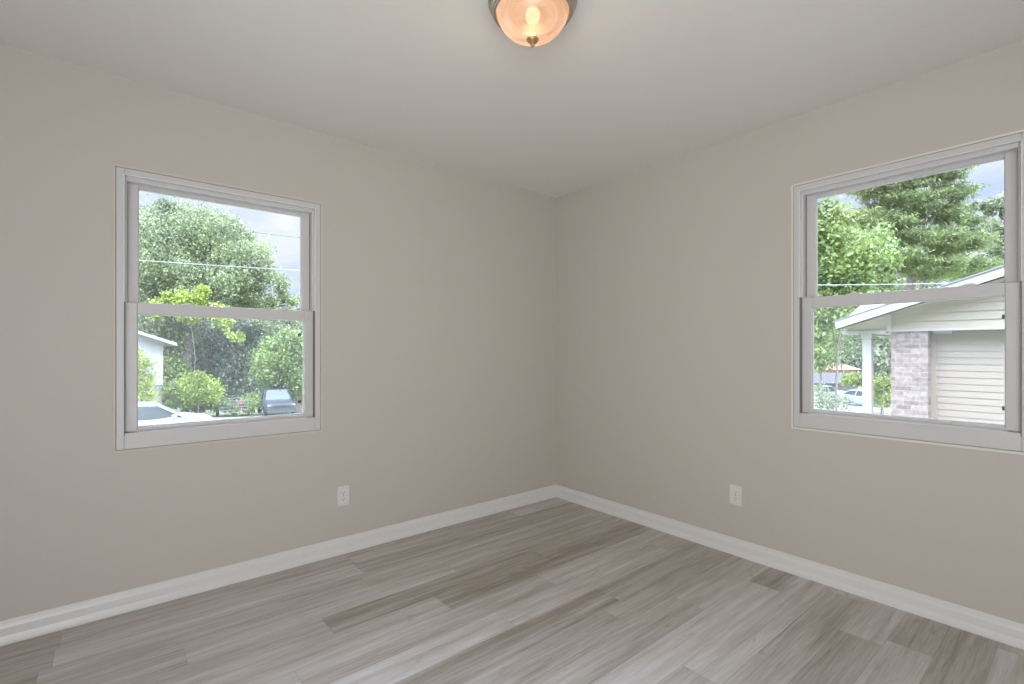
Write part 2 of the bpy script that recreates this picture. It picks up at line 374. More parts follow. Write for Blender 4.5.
# ------------------------------------------------------------------ windows
M_JOINT = mat('shadow joint', (.30, .27, .24), .9)
def window(name, wdt, place, caulk):
    "place(s, z, n) -> world point; s runs left-to-right in the photo, n is depth outwards"
    s0, s1, z0, z1, zr = 0, wdt['s1'] - wdt['s0'], wdt['z0'], wdt['z1'], wdt['rail']
    root = struct(empty(name, place(s1 / 2, z0, 0)))
    def bar(b, a0, a1, q0, q1, n0, n1):
        pts = [place(a, q, n) for a in (a0, a1) for q in (q0, q1) for n in (n0, n1)]
        lo = [min(p[i] for p in pts) for i in range(3)]; hi = [max(p[i] for p in pts) for i in range(3)]
        b.box(lo, hi)
    def ring(b, a0, a1, q0, q1, wl, wr, wb, wt, n0, n1):
        bar(b, a0, a0 + wl, q0, q1, n0, n1); bar(b, a1 - wr, a1, q0, q1, n0, n1)
        bar(b, a0 + wl, a1 - wr, q0, q0 + wb, n0, n1); bar(b, a0 + wl, a1 - wr, q1 - wt, q1, n0, n1)
    def add(b, nm, m, par, bev=0):
        o = b.build(nm, m, None, bevel=bev)
        o.parent = par; o.matrix_parent_inverse = Matrix.Translation(-Vector(root.location)) if par is root else Matrix.Identity(4)
        return o
    # frame: face flange, jambs, stops
    b = MB(); ring(b, s0, s1, z0, z1, .029, .029, .074, .030, -.004, .125)
    add(b, 'window_frame', M_VINYL, root, .003)
    b = MB(); zl = zr + .001                       # inner lip, whiter to put the edge highlight in, above the lower sash
    bar(b, .025, .031, zl, z1 - .026, -.009, .022); bar(b, s1 - .031, s1 - .025, zl, z1 - .026, -.009, .022); bar(b, .031, s1 - .031, z1 - .032, z1 - .026, -.009, .022)
    bar(b, .031, s1 - .031, z1 - .0505, z1 - .047, .006, .020)
    bar(b, .080, s1 - .080, z0 + .0715, z0 + .0755, -.008, .010)  # whiter strip painted as the lit front edge of the sill
    add(b, 'window_stop', M_TRIM, root, .0015)
    b = MB(); bar(b, .0285, .0315, z0 + .062, zr, -.0045, .030); bar(b, s1 - .0315, s1 - .0285, z0 + .062, zr, -.0045, .030)
    bar(b, .0405, .0415, zr + .01, z1 - .05, .048, .060); bar(b, s1 - .0415, s1 - .0405, zr + .01, z1 - .05, .048, .060)
    add(b, 'gap_shade', M_GAP, root)  # dark strips drawn where the sash gaps lie in shade
    b = MB(); bar(b, .029, .0395, zr, z1 - .029, .016, .060); bar(b, s1 - .0395, s1 - .029, zr, z1 - .029, .016, .060); bar(b, .0395, s1 - .0395, z1 - .050, z1 - .029, .010, .060)
    add(b, 'sash_track', M_VINYL, root, .0015)
    # dark ring painted as the shadow line, and caulk bead round the flange
    b = MB(); ring(b, -.0022, s1 + .0022, z0 - .0022, z1 + .0022, .0022, .0022, .0022, .0022, -.002, .006)
    add(b, 'joint', M_JOINT, root)
    b = MB(); ring(b, -.0125, s1 + .0125, z0 - .0135, z1 + .0125, .010, .010, .011, .010, -.005, .004)
    add(b, 'caulk_bead', caulk, root, .002)
    # sashes
    def sash(nm, q0, q1, wb, wt, ins, stile, n0, n1):
        b = MB(); ring(b, ins, s1 - ins, q0, q1, stile, stile, wb, wt, n0, n1)
        o = add(b, nm, M_VINYL, root, .003)
        b = MB(); ng = n1 - .006
        gi = ins + stile
        ring(b, gi - .001, s1 - gi + .001, q0 + wb - .001, q1 - wt + .001, .004, .004, .006, .004, n0 + .017, n1 - .001)
        bar(b, gi - .01, s1 - gi + .01, q0 - .003, q0 + .0005, n0 - .020, n0 - .004)  # highlight on the rail's front edge, put in as a whiter strip
        x = b.build('glazing_bead', M_TRIM, None, bevel=.0015); x.parent = o
        b = MB(); bar(b, gi, s1 - gi, q0 + wb, q1 - wt, ng, ng + .0016)
        x = b.build('glass', M_GLASS, None); x.parent = o
        return o
    lo = sash('lower_sash', z0 + .0765, zr, .0155, .054, .031, .047, .024, .050)
    up = sash('upper_sash', zr - .035, z1 - .036, .034, .031, .039, .044, .059, .085)
    # sash locks on the meeting rail
    for k in (.30, .78):
        c = s1 * k; b = MB()
        bar(b, c - .026, c + .026, zr - .001, zr + .004, .027, .048); bar(b, c - .012, c + .014, zr + .003, zr + .010, .030, .046)
        bar(b, c - .004, c + .024, zr + .006, zr + .010, .028, .036)
        add(b, 'sash_lock', M_TRIM, root, .0015)
    # insect screen outside the lower half, with its two dark latches
    b = MB(); ring(b, .040, s1 - .040, z0 + .0745, zr, .016, .016, .016, .016, .095, .104)
    sf = add(b, 'screen_frame', M_VINYL, root)
    b = MB(); bar(b, .054, s1 - .054, z0 + .088, zr - .014, .0995, .1000)
    x = b.build('insect_screen', M_SCREEN, None); x.parent = sf
    H = zr - z0
    for q in (z0 + H * .80, z0 + H * .235):
        b = MB(); bar(b, s1 - .094, s1 - .078, q - .009, q + .009, .086, .094)
        add(b, 'screen_latch', M_BLACK, root, .001)
    return root
window('window_1', WL, lambda s, z, n: Vector((WL['s0'] + s, YL + n, z)), M_CAULK)
window('window_2', WR, lambda s, z, n: Vector((XR + n, WR['s1'] - s, z)), M_CAULK2)

# ------------------------------------------------------------------ outlets
def outlet(pos, nrm, label):
    nrm = Vector(nrm); tan = Vector((0, 0, 1)).cross(nrm)
    root = empty('wall_outlet', pos)
    M = Matrix((( tan.x, 0, nrm.x), (tan.y, 0, nrm.y), (tan.z, 1, nrm.z))).to_4x4()
    b = MB(); b.box((-.036, -.058, 0), (.036, .058, .0055), M)
    b.build('cover_plate', M_PLATE, root, bevel=.003)
    for s in (-1, 1):
        b = MB(); cy = s * .0195
        ring = []
        for k in range(24):
            a = 2 * math.pi * k / 24; x = .0172 * math.cos(a); y = max(-.0145, min(.0145, .0172 * math.sin(a))); ring.append((x, cy + y, .005))
        b.prism(ring, (0, 0, .003), M)
        rc = b.build('receptacle', M_TRIM, root)
        b = MB(); b.box((-.0075, cy - .002, .0078), (-.0050, cy + .0075, .0086), M); b.box((.0050, cy - .002, .0078), (.0075, cy + .0065, .0086), M)
        b.prism([(.0028 * math.cos(t), cy - .0085 + .0028 * math.sin(t), .0078) for t in np.linspace(0, 2 * math.pi, 13)[:-1]], (0, 0, .0008), M)
        b.build('slot', M_SLOT, rc)
    b = MB(); b.prism([(.003 * math.cos(t), .003 * math.sin(t), .005) for t in np.linspace(0, 2 * math.pi, 13)[:-1]], (0, 0, .0012), M)
    b.build('screw', M_NICKEL, root)
    return tag(root, label, 'outlet')
outlet((1.075, YL, .337), (0, -1, 0), 'white duplex outlet low on the wall with the left window')
outlet((XR, 1.370, .347), (-1, 0, 0), 'white duplex outlet low on the wall with the right window')

# ------------------------------------------------------------------ ceiling lamp
LX, LY = 1.173, 1.300
lamp = tag(empty('ceiling_lamp', (LX, LY, CH)), 'lit flush ceiling lamp with frosted glass bowl and nickel rim', 'ceiling lamp')
pan = [(0, 0), (.150, 0), (.1575, -.003), (.1585, -.010), (.1560, -.016), (.1500, -.019), (.1490, -.023), (.1510, -.027), (.1480, -.032), (.1415, -.035), (.1405, -.039), (.1420, -.043), (.1385, -.047), (.1330, -.048), (.1300, -.045), (.1290, -.030), (.0, -.028)]
MB().lathe(pan, seg=96).build('lamp_pan', M_NICKEL, lamp, smooth=True)
# frosted bowl: lit glass that also lets part of the bulb through
m = bpy.data.materials.new('frosted alabaster glass'); m.use_nodes = True; t = m.node_tree; t.nodes.clear(); L = t.links.new
o_ = t.nodes.new('ShaderNodeOutputMaterial'); pr = t.nodes.new('ShaderNodeBsdfPrincipled'); pr.inputs['Base Color'].default_value = (.08, .06, .05, 1); pr.inputs['Roughness'].default_value = .25
em = t.nodes.new('ShaderNodeEmission'); cN = t.nodes.new('ShaderNodeTexCoord'); nz = t.nodes.new('ShaderNodeTexNoise'); nz.inputs['Scale'].default_value = 9; nz.inputs['Detail'].default_value = 3; nz.inputs['Distortion'].default_value = 1.5
L(cN.outputs['Object'], nz.inputs['Vector']); rr = t.nodes.new('ShaderNodeValToRGB'); rr.color_ramp.elements[0].position = .3; rr.color_ramp.elements[1].position = .7
rr.color_ramp.elements[0].color = (.50, .27, .155, 1); rr.color_ramp.elements[1].color = (.78, .48, .32, 1); L(nz.outputs['Fac'], rr.inputs[0]); L(rr.outputs[0], em.inputs[0]); em.inputs[1].default_value = 1.22
ad = t.nodes.new('ShaderNodeAddShader'); L(pr.outputs[0], ad.inputs[0]); L(em.outputs[0], ad.inputs[1])
tr = t.nodes.new('ShaderNodeBsdfTransparent'); tr.inputs[0].default_value = (1, .86, .70, 1)
mx = t.nodes.new('ShaderNodeMixShader'); mx.inputs[0].default_value = .14; L(ad.outputs[0], mx.inputs[1]); L(tr.outputs[0], mx.inputs[2]); L(mx.outputs[0], o_.inputs[0])
bowl = [(.1290, -.036), (.1275, -.046), (.1220, -.064), (.1110, -.084), (.0920, -.104), (.0680, -.120), (.0400, -.1305), (.0150, -.135), (0, -.1355)]
MB().lathe(bowl, seg=96).build('glass_bowl', m, lamp, smooth=True)
fin = [(0, -.131), (.018, -.132), (.0215, -.136), (.0205, -.140), (.0160, -.145), (.0090, -.149), (.0055, -.151), (.0055, -.153), (.0078, -.156), (.0070, -.160), (.0035, -.163), (0, -.1645)]
MB().lathe(fin, seg=32).build('finial', M_BRASS, lamp, smooth=True)
mb_ = bpy.data.materials.new('lit bulb'); mb_.use_nodes = True; t = mb_.node_tree; t.nodes.clear()
o_ = t.nodes.new('ShaderNodeOutputMaterial'); em = t.nodes.new('ShaderNodeEmission'); em.inputs[0].default_value = (1, .78, .50, 1); em.inputs[1].default_value = 5.5; t.links.new(em.outputs[0], o_.inputs[0])
MBm = Matrix.Rotation(TH, 4, 'Z') @ Matrix.Rotation(math.radians(90), 4, 'Y')
b = MB(); b.lathe([(0, -.045), (.016, -.040), (.024, -.028), (.026, -.012), (.022, .006), (.014, .022), (.012, .034), (.0, .036)], (0.062, 0, 0), 24, MBm)
b.build('bulb', mb_, lamp, smooth=True)
ld = bpy.data.lights.new('lamp_light', 'POINT'); ld.energy = LAMP_E; ld.color = (1, .76, .52); ld.shadow_soft_size = .03
lo_ = bpy.data.objects.new('lamp_light', ld); COL.objects.link(lo_); lo_.location = (LX, LY, CH - .095)

# ================================================================== outdoors
def ground_z(d): return -.95 - .0655 * max(4.0, min(d, 65.0))
def G(u, d): p = P(u, 350, d); p.z = ground_z(d); return p

ds = [2, 4, 8, 12, 16, 20, 25, 30, 38, 48, 58, 65, 80, 110, 160]; ss = np.linspace(-1.9, 1.9, 39)
vs = []; fs = []
for d in ds:
    for a in ss:
        p = F * d + R * (a * d); vs.append((p.x, p.y, ground_z(d)))
n = len(ss)
for i in range(len(ds) - 1):
    for j in range(n - 1): fs.append((i*n + j, i*n + j + 1, (i+1)*n + j + 1, (i+1)*n + j))
me = bpy.data.meshes.new('ground'); me.from_pydata(vs, [], fs); struct(link('ground', me, M_GRASS))
# street in front of the left trees, drive at the right
def strip(name, pts, wdt, m, lift):
    vs = []; fs = []
    pts = [Vector(p) for p in pts]
    for i, p in enumerate(pts):
        d = (pts[min(i+1, len(pts)-1)] - pts[max(i-1, 0)]); d.z = 0; d.normalize(); s = Vector((d.y, -d.x, 0))
        for k in (-1, 1):
            q = p + s * (k * wdt / 2); q.z = ground_z(q.dot(F)) + lift; vs.append(q)
    for i in range(len(pts) - 1): fs.append((2*i, 2*i+1, 2*i+3, 2*i+2))
    me = bpy.data.meshes.new(name); me.from_pydata(vs, [], fs); return struct(link(name, me, m))
def line3(a, b, k): return [a.lerp(b, i / (k - 1)) for i in range(k)]
strip('street', line3(Vector((-14, 22.5, 0)), Vector((12, 22.5, 0)), 26), 5.5, M_ROAD, .03)
strip('street', line3(G(700, 52), G(1010, 50), 30), 6, M_ROAD, .03)
strip('driveway', line3(G(852, 34), G(838, 50), 12), 5, M_ROAD, .04)

# ---- foliage
def leaves(name, blobs, count, size, m, parent, seed, clump=.28, needles=False, flat=1.0, shell=.55, lump=90):
    g = np.random.default_rng(seed)
    vol = np.array([b[1][0] * b[1][2] for b in blobs]); vol = vol / vol.sum()
    V = []
    for (c, r), f in zip(blobs, vol):
        k = int(count * f); nc = max(8, k // lump)
        dv = g.normal(size=(nc, 3)); dv /= np.linalg.norm(dv, axis=1)[:, None]
        rr = shell + (1 - shell) * g.random(nc) ** .6
        cc = dv * rr[:, None] * np.array(r)
        idx = g.integers(0, nc, k); jit = g.normal(size=(k, 3)) * clump * min(r)
        if needles: jit[:, 2] *= .45
        pts = cc[idx] + jit + np.array(c)
        V.append(pts)
    pts = np.concatenate(V); k = len(pts)
    a = g.normal(size=(k, 3)); a[:, 2] *= flat; a /= np.linalg.norm(a, axis=1)[:, None]
    b = np.cross(a, g.normal(size=(k, 3))); b /= np.linalg.norm(b, axis=1)[:, None]
    sz = size * (.6 + .8 * g.random(k))[:, None]
    wd = .22 if needles else .62
    q = np.empty((k, 4, 3)); q[:, 0] = pts - a * sz * .5; q[:, 1] = pts + b * sz * wd * .5; q[:, 2] = pts + a * sz * .5; q[:, 3] = pts - b * sz * wd * .5
    me = bpy.data.meshes.new(name); me.vertices.add(4 * k); me.vertices.foreach_set('co', q.reshape(-1))
    me.loops.add(4 * k); me.loops.foreach_set('vertex_index', np.arange(4 * k, dtype=np.int32))
    me.polygons.add(k); me.polygons.foreach_set('loop_start', np.arange(0, 4 * k, 4, dtype=np.int32)); me.polygons.foreach_set('loop_total', np.full(k, 4, dtype=np.int32))
    me.update(calc_edges=True); me.validate()
    return link(name, me, m, parent)

def tree(name, label, cat, u, d, blobs, count, size, m, seed, trunk=.25, bark=M_BARK, group=None, **kw):
    "blobs: (u, v, depth offset, radius px, vertical radius px)"
    base = G(u, d); root = tag(empty(name, base), label, cat, group)
    bl = []
    for (bu, bv, dd, ru, rv) in blobs:
        dep = d + dd; c = P(bu, bv, dep) - base; bl.append(((c.x, c.y, c.z), (ru * dep / FPX, ru * dep / FPX, rv * dep / FPX)))
    leaves('foliage', bl, count, size, m, root, seed, **kw)
    if trunk:
        g = np.random.default_rng(seed + 99); b = MB()
        top = Vector(bl[0][0]); top.z = max(top.z, 1.0)
        k = 6; pts = [Vector((0, 0, -.15)).lerp(Vector((top.x * .5, top.y * .5, top.z)), i / k) + Vector((g.normal() * .03 * top.z * (i > 0) * .3, g.normal() * .03 * top.z * (i > 0) * .3, 0)) for i in range(k + 1)]
        b.tube(pts, [trunk * (1 - .1 * i) for i in range(k + 1)], 10)
        for c, r in bl:
            c = Vector(c); s = pts[3 + int(g.integers(0, 3))]
            mid = s.lerp(c, .5) + Vector((0, 0, .06 * (c - s).length)); b.tube([s, mid, c], [trunk * .45, trunk * .3, trunk * .12], 7)
            for q in range(4):
                e_ = c + Vector(g.normal(size=3)).normalized() * min(r) * .75; b.tube([c.lerp(mid, .3), c.lerp(e_, .5) + Vector((0, 0, .1)), e_], [trunk * .14, trunk * .1, trunk * .04], 5)
        b.build('trunk', bark, root, smooth=True)
    return root

# left window: big spreading tree and what grows below it
tree('oak_tree', 'huge grey-green tree filling the upper left window behind the wire', 'tree', 190, 42,
     [(178, 262, 0, 52, 48), (150, 250, 2, 40, 38), (176, 222, 1, 24, 20), (215, 240, 0, 32, 26), (243, 262, -1, 26, 26), (262, 290, -1, 26, 20), (215, 290, -2, 44, 30), (288, 306, 0, 20, 12), (150, 300, -1, 40, 35), (128, 232, 2, 30, 26)],
     120000, .19, M_OAK, 1, trunk=.5, clump=.17, lump=150)
tree('young_tree', 'yellow-green young tree in front of the huge tree, beside the white house', 'tree', 196, 34,
     [(186, 303, 0, 15, 9), (171, 299, 0, 8, 7), (201, 294, 0, 7, 6), (216, 311, 0, 9, 6), (158, 310, 1, 8, 8), (222, 323, 0, 8, 5), (236, 338, 0, 7, 6), (190, 318, 0, 10, 5)], 7500, .20, M_LIME, 2, trunk=.04, clump=.32)
tree('round_tree', 'bright green bushy tree above the parked grey car', 'tree', 281, 33.5,
     [(284, 362, 0, 23, 24), (268, 378, 0, 14, 14), (300, 372, 0, 16, 22), (292, 342, 0, 14, 12), (276, 350, -1, 12, 10)], 16000, .18, M_GREEN, 3, trunk=.14, clump=.24)
tree('tall_tree', 'grey-green tree leaning in behind the bright bushy tree', 'tree', 300, 40,
     [(300, 335, 0, 24, 22), (318, 350, 0, 22, 30), (275, 322, 0, 20, 10)], 14000, .22, M_OAK, 4, trunk=.25, clump=.24)
tree('shade_tree', 'dark trees along the middle of the left window', 'tree', 215, 46,
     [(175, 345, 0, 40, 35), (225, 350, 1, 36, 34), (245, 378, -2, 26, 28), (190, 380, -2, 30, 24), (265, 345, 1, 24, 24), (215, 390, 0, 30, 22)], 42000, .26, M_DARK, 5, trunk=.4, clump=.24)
tree('shade_tree', 'dark tree right of the white house, seen past its eave', 'tree', 160, 42,
     [(140, 330, 0, 34, 36), (168, 352, 0, 24, 30), (172, 376, -1, 16, 20), (120, 360, 0, 30, 40)], 20000, .24, M_GREEN, 6, trunk=.4, clump=.24)
tree('shrub', 'large lime-green shrub behind the hood of the white sedan', 'shrub', 198, 29,
     [(197, 388, 0, 13, 12), (203, 380, 0, 7, 7), (188, 394, 0, 9, 8), (213, 393, 0, 9, 8)], 7500, .13, M_LIME, 7, trunk=.05, clump=.3)
tree('shrub', 'small green shrub left of the large lime shrub', 'shrub', 173, 28.5,
     [(172, 392, 0, 8, 9), (178, 400, 0, 8, 6), (168, 400, 0, 6, 6)], 3500, .13, M_GREEN, 8, trunk=.04, clump=.3)
tree('shrub', 'yellow-green shrub at the wall of the white house', 'shrub', 143, 25.5,
     [(140, 375, 0, 12, 16), (146, 388, 0, 9, 12), (136, 360, 0, 8, 9)], 5000, .12, M_LIME, 9, trunk=.05, clump=.3)
tree('shrub', 'low olive hedge along the street between the sedan and the trailer', 'hedge', 212, 30.5,
     [(205, 404, 0, 12, 5), (222, 405, 0, 12, 5), (240, 408, .5, 12, 5), (190, 406, 0, 10, 5), (250, 402, 1, 9, 7)], 6000, .13, M_GREEN, 10, trunk=0, clump=.4)

# right window
tree('leafy_tree', 'bright green broadleaf tree at the left side of the right window', 'tree', 836.5, 18,
     [(838, 262, 0, 32, 34), (822, 232, 0, 24, 26), (862, 250, 1, 24, 24), (880, 272, 1, 14, 22), (824, 300, 0, 22, 26), (850, 300, 0, 16, 14), (812, 345, 0, 14, 26), (836, 222, 0, 18, 12)],
     20000, .15, M_GREEN, 20, trunk=.045, clump=.22)
tree('pine_tree', 'tall pine with layered needle tufts behind the neighbour roof', 'tree', 909, 33,
     [(908, 205, 0, 30, 10), (900, 166, 0, 30, 12), (936, 172, 0, 24, 10), (866, 186, 0, 18, 9), (870, 215, 0, 18, 9), (885, 225, 0, 24, 9), (935, 215, 1, 26, 9), (915, 240, 0, 34, 10), (950, 245, 0, 30, 10), (890, 255, -1, 22, 9), (925, 268, 0, 28, 9), (965, 270, 1, 26, 9), (945, 195, 0, 20, 9), (900, 185, 0, 20, 8), (960, 225, 0, 18, 8), (880, 200, 0, 16, 8)],
     72000, .28, M_PINE, 22, trunk=.22, bark=M_PBARK, clump=.45, needles=True)
tree('tall_tree', 'broadleaf tree against the sky at the right edge of the right window', 'tree', 1010, 38,
     [(1000, 262, 0, 24, 22), (978, 285, 0, 24, 14), (1010, 240, 0, 16, 14), (985, 210, 0, 13, 7), (1000, 205, 0, 9, 7), (965, 262, 0, 16, 12), (1030, 290, 0, 26, 20), (985, 232, 0, 16, 8), (968, 208, 0, 10, 5), (1004, 222, 0, 12, 8)], 15000, .24, M_OAK, 23, trunk=.25, clump=.3)
tree('tall_tree', 'dense grey-green trees far behind the pine', 'tree', 880, 62,
     [(860, 300, 0, 50, 40), (905, 270, 0, 40, 44), (940, 285, 0, 36, 30), (980, 300, 0, 30, 22), (830, 320, 0, 40, 40), (955, 250, 0, 20, 18)], 26000, .34, M_OAK, 24, trunk=.5, clump=.2)
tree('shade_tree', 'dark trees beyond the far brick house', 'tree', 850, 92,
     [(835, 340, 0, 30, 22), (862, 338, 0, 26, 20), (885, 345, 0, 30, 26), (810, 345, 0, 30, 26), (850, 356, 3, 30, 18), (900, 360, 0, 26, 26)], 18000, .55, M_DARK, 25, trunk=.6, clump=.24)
tree('magnolia_tree', 'pale blotchy broadleaf tree between the porch post and brick column', 'tree', 883, 24,
     [(882, 352, 0, 13, 13), (886, 340, 0, 12, 12), (878, 364, 0, 9, 8), (892, 360, 0, 10, 12)], 4500, .20, M_PALE, 26, trunk=.03, clump=.3)
tree('shrub', 'bright green shrub beneath the pale blotchy tree', 'shrub', 882, 25,
     [(880, 384, 0, 9, 7), (888, 388, 0, 9, 8), (884, 398, 0, 10, 9)], 3500, .13, M_LIME, 27, trunk=.05, clump=.35)
tree('shrub', 'rounded green hedge left of the white porch post', 'hedge', 853, 46,
     [(851, 380, 0, 7, 4), (861, 379, 0, 8, 5)], 2500, .22, M_LIME, 28, trunk=0, clump=.4)
tree('sapling', 'thin pale-leaved sapling low in the left corner of the right window', 'sapling', 822, 13,
     [(822, 398, 0, 9, 8), (832, 404, 0, 9, 6), (818, 386, 0, 5, 6), (842, 400, .5, 6, 6)], 800, .075, M_PALE, 29, trunk=.02, clump=.4)
tree('shade_tree', 'green tree hanging over the white pickup', 'tree', 822, 40,
     [(818, 350, 0, 14, 16), (828, 358, 0, 9, 9), (822, 335, 0, 16, 12)], 6000, .2, M_GREEN, 30, trunk=.12, clump=.3)

# ---- wires
def wire(u0, v0, d0, u1, v1, d1, rad, m, label, sag=.15):
    a, b_ = P(u0, v0, d0), P(u1, v1, d1); pts = []
    for i in range(25):
        t_ = i / 24; p = a.lerp(b_, t_); p.z -= sag * 4 * t_ * (1 - t_) * .25; pts.append(p)
    o = MB().tube(pts, rad, 6).build('overhead_wire', m, None, smooth=True); return tag(o, label, 'wire')
wire(60, 254.5, 14, 380, 274.5, 17, .010, M_WIRE, 'thick pale overhead wire crossing the upper left window')
wire(60, 209, 55, 380, 247, 60, .035, M_WIRED, 'thin dark overhead cable against the sky behind the huge tree')
wire(740, 284.5, 9.5, 1090, 279, 6.6, .0065, M_WIRE, 'pale overhead wire crossing the right window above the meeting rail')

# ---- neighbour house (right window); gable face lies in the plane x = 10
nb = tag(empty('house', (10, 0, -1.6)), 'neighbouring cream house with brick column, white rake board and siding', 'house')
def nbuild(b, name, m, **k):
    return b.build(name, m, None, **k)
def attach(o, par):
    o.parent = par
    if par is nb: o.matrix_parent_inverse = Matrix.Translation(-Vector(par.location))
    return o
C = CAM_H
def zt(y): return C + .48 + .33 * (2.933 - y)        # top of rake
def zsf(y): return C + .572 + .305 * (2.293 - y)     # soffit against the gable wall
RY = -1.2                                            # ridge
def lap(b, x, y0, y1, z0, z1, course, ztop=None, lip=.024):
    "clapboards: each course leans out at its foot"
    z = z0
    while z < z1 - 1e-4:
        zz = min(z + course, z1); ya, yb = y0, y1
        if ztop:                                  # clip the course under the rake
            yc = 2.293 - ((zz - C) - .572) / .305
            yb = min(y1, yc)
            if yb <= y0 + .05: break
        b.prism([(x, ya, z), (x - lip, ya, z), (x - .002, ya, zz), (x, ya, zz)], (0, yb - ya, 0))
        z = zz
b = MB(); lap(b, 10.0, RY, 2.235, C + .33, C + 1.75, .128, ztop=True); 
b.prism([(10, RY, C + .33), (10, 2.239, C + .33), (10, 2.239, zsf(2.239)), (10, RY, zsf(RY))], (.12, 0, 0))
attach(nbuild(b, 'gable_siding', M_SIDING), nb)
b = MB(); b.box((9.97, RY, C + .300), (10.12, 2.239, C + .335)); b.box((9.965, 2.225, C + .30), (10.1, 2.30, zsf(2.26)))
b.box((9.955, 2.30, C + .275), (10.1, 2.93, C + .33))
attach(nbuild(b, 'gable_trim', M_WHITE, bevel=.003), nb)
b = MB(); b.prism([(10.0, 2.30, C + .33), (10.0, 2.90, C + .33), (10.0, 2.90, zsf(2.90) + .02), (10.0, 2.30, zsf(2.30))], (.08, 0, 0))
attach(nbuild(b, 'soffit_panel', M_PANEL), nb)
# rake board + sloping soffit + roof slab with shingles
b = MB(); b.prism([(9.6, 2.933, zt(2.933)), (9.6, RY, zt(RY)), (9.6, RY, zt(RY) - .15), (9.6, 2.905, zt(2.905) - .15)], (.03, 0, 0))
b.prism([(9.6, 2.905, zt(2.905) - .15), (9.6, RY, zt(RY) - .15), (10.0, RY, zsf(RY)), (10.0, 2.905, zsf(2.905))], (0, 0, .02))
attach(nbuild(b, 'rake_board', M_WHITE), nb)
b = MB(); b.prism([(9.59, 2.945, zt(2.945) + .004), (9.57, RY, zt(RY) + .004), (9.57, RY, zt(RY) + .03), (9.59, 2.945, zt(2.945) + .02)], (3.4, 0, 0))
b.prism([(9.57, RY, zt(RY) + .004), (9.57, RY - 4, zt(RY) - 4 * .33), (9.57, RY - 4, zt(RY) - 4 * .33 + .026), (9.57, RY, zt(RY) + .03)], (3.4, 0, 0))
attach(nbuild(b, 'roof', mat('shingle edge', (.25, .25, .27), .9)), nb)
b = MB(); b.prism([(12.0, 3.4, C + .71), (13.3, 3.4, C + 1.17), (14.6, 3.4, C + .71), (14.6, 3.4, C + .66), (12.0, 3.4, C + .66)], (0, -7, 0))
attach(nbuild(b, 'rear_roof', M_SHINGLE), nb)
# brick column, porch post, beams
b = MB(); b.box((10.0, 1.766, -1.6), (10.42, 2.239, C + .302)); attach(nbuild(b, 'brick_column', M_BRICK), nb)
b = MB(); b.box((9.985, 2.506, -1.6), (10.115, 2.634, C + .277)); b.box((9.97, 2.49, C + .20), (10.13, 2.65, C + .277)); attach(nbuild(b, 'porch_post', M_WHITE, bevel=.004), nb)
b = MB(); b.box((10.1, 2.80, C + .275), (13.0, 2.93, C + .36)); b.box((10.1, 2.239, C + .30), (13.0, 2.80, C + .325)); attach(nbuild(b, 'porch_ceiling', M_PANEL), nb)
# recessed lower wall with clapboards and corner board
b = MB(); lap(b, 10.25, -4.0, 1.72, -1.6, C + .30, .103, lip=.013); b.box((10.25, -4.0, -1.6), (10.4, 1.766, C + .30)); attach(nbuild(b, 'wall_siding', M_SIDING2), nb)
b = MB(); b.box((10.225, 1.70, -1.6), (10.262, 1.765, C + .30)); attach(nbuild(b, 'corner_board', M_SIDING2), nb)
b = MB(); b.box((10.12, 1.50, C + .262), (10.236, 1.72, C + .300)); attach(nbuild(b, 'wall_vent', M_WHITE), nb)
b = MB(); b.box((12.3, -3.0, -1.9), (14.3, 2.68, C + .66)); attach(nbuild(b, 'rear_wall', M_SIDING), nb)
b = MB(); b.box((9.9, 2.24, -1.75), (12.6, 3.0, -1.50)); attach(nbuild(b, 'porch_slab', M_ROAD), nb)

# ---- white house (left window); gable end in the plane y = 34.3
wh = tag(empty('house', (-1.4, 34.3, -2.9)), 'white house with vertical board siding at the left window edge', 'house')
def aw(o): o.parent = wh; o.matrix_parent_inverse = Matrix.Translation(-Vector(wh.location)); return o
xr_, rx = 2.52, -1.5
def zroof(x): return 1.60 + .372 * (3.13 - x) if x > rx else 1.60 + .372 * (3.13 - 2 * rx + x)
b = MB(); b.prism([(-5.5, 34.3, -.8), (xr_, 34.3, -.8), (xr_, 34.3, zroof(xr_) - .1), (rx, 34.3, zroof(rx) - .1), (-5.5, 34.3, zroof(-5.5) - .1)], (0, 9, 0))
for x in np.arange(-5.4, 2.5, .41):
    b.box((x, 34.27, -.8), (x + .05, 34.3, zroof(x) - .12))
aw(b.build('wall_siding', M_VSIDE))
b = MB()
b.prism([(3.13, 33.7, 1.60), (rx, 33.7, zroof(rx)), (rx, 33.7, zroof(rx) - .17), (3.13, 33.7, 1.43)], (0, 10, 0))
b.prism([(-6.13, 33.7, 1.60), (rx, 33.7, zroof(rx)), (rx, 33.7, zroof(rx) - .17), (-6.13, 33.7, 1.43)], (0, 10, 0))
aw(b.build('roof', M_WHITE))
aw(MB().box((-5.45, 34.35, -3.2), (xr_ - .05, 43.2, -.8)).build('foundation', M_FOUND))

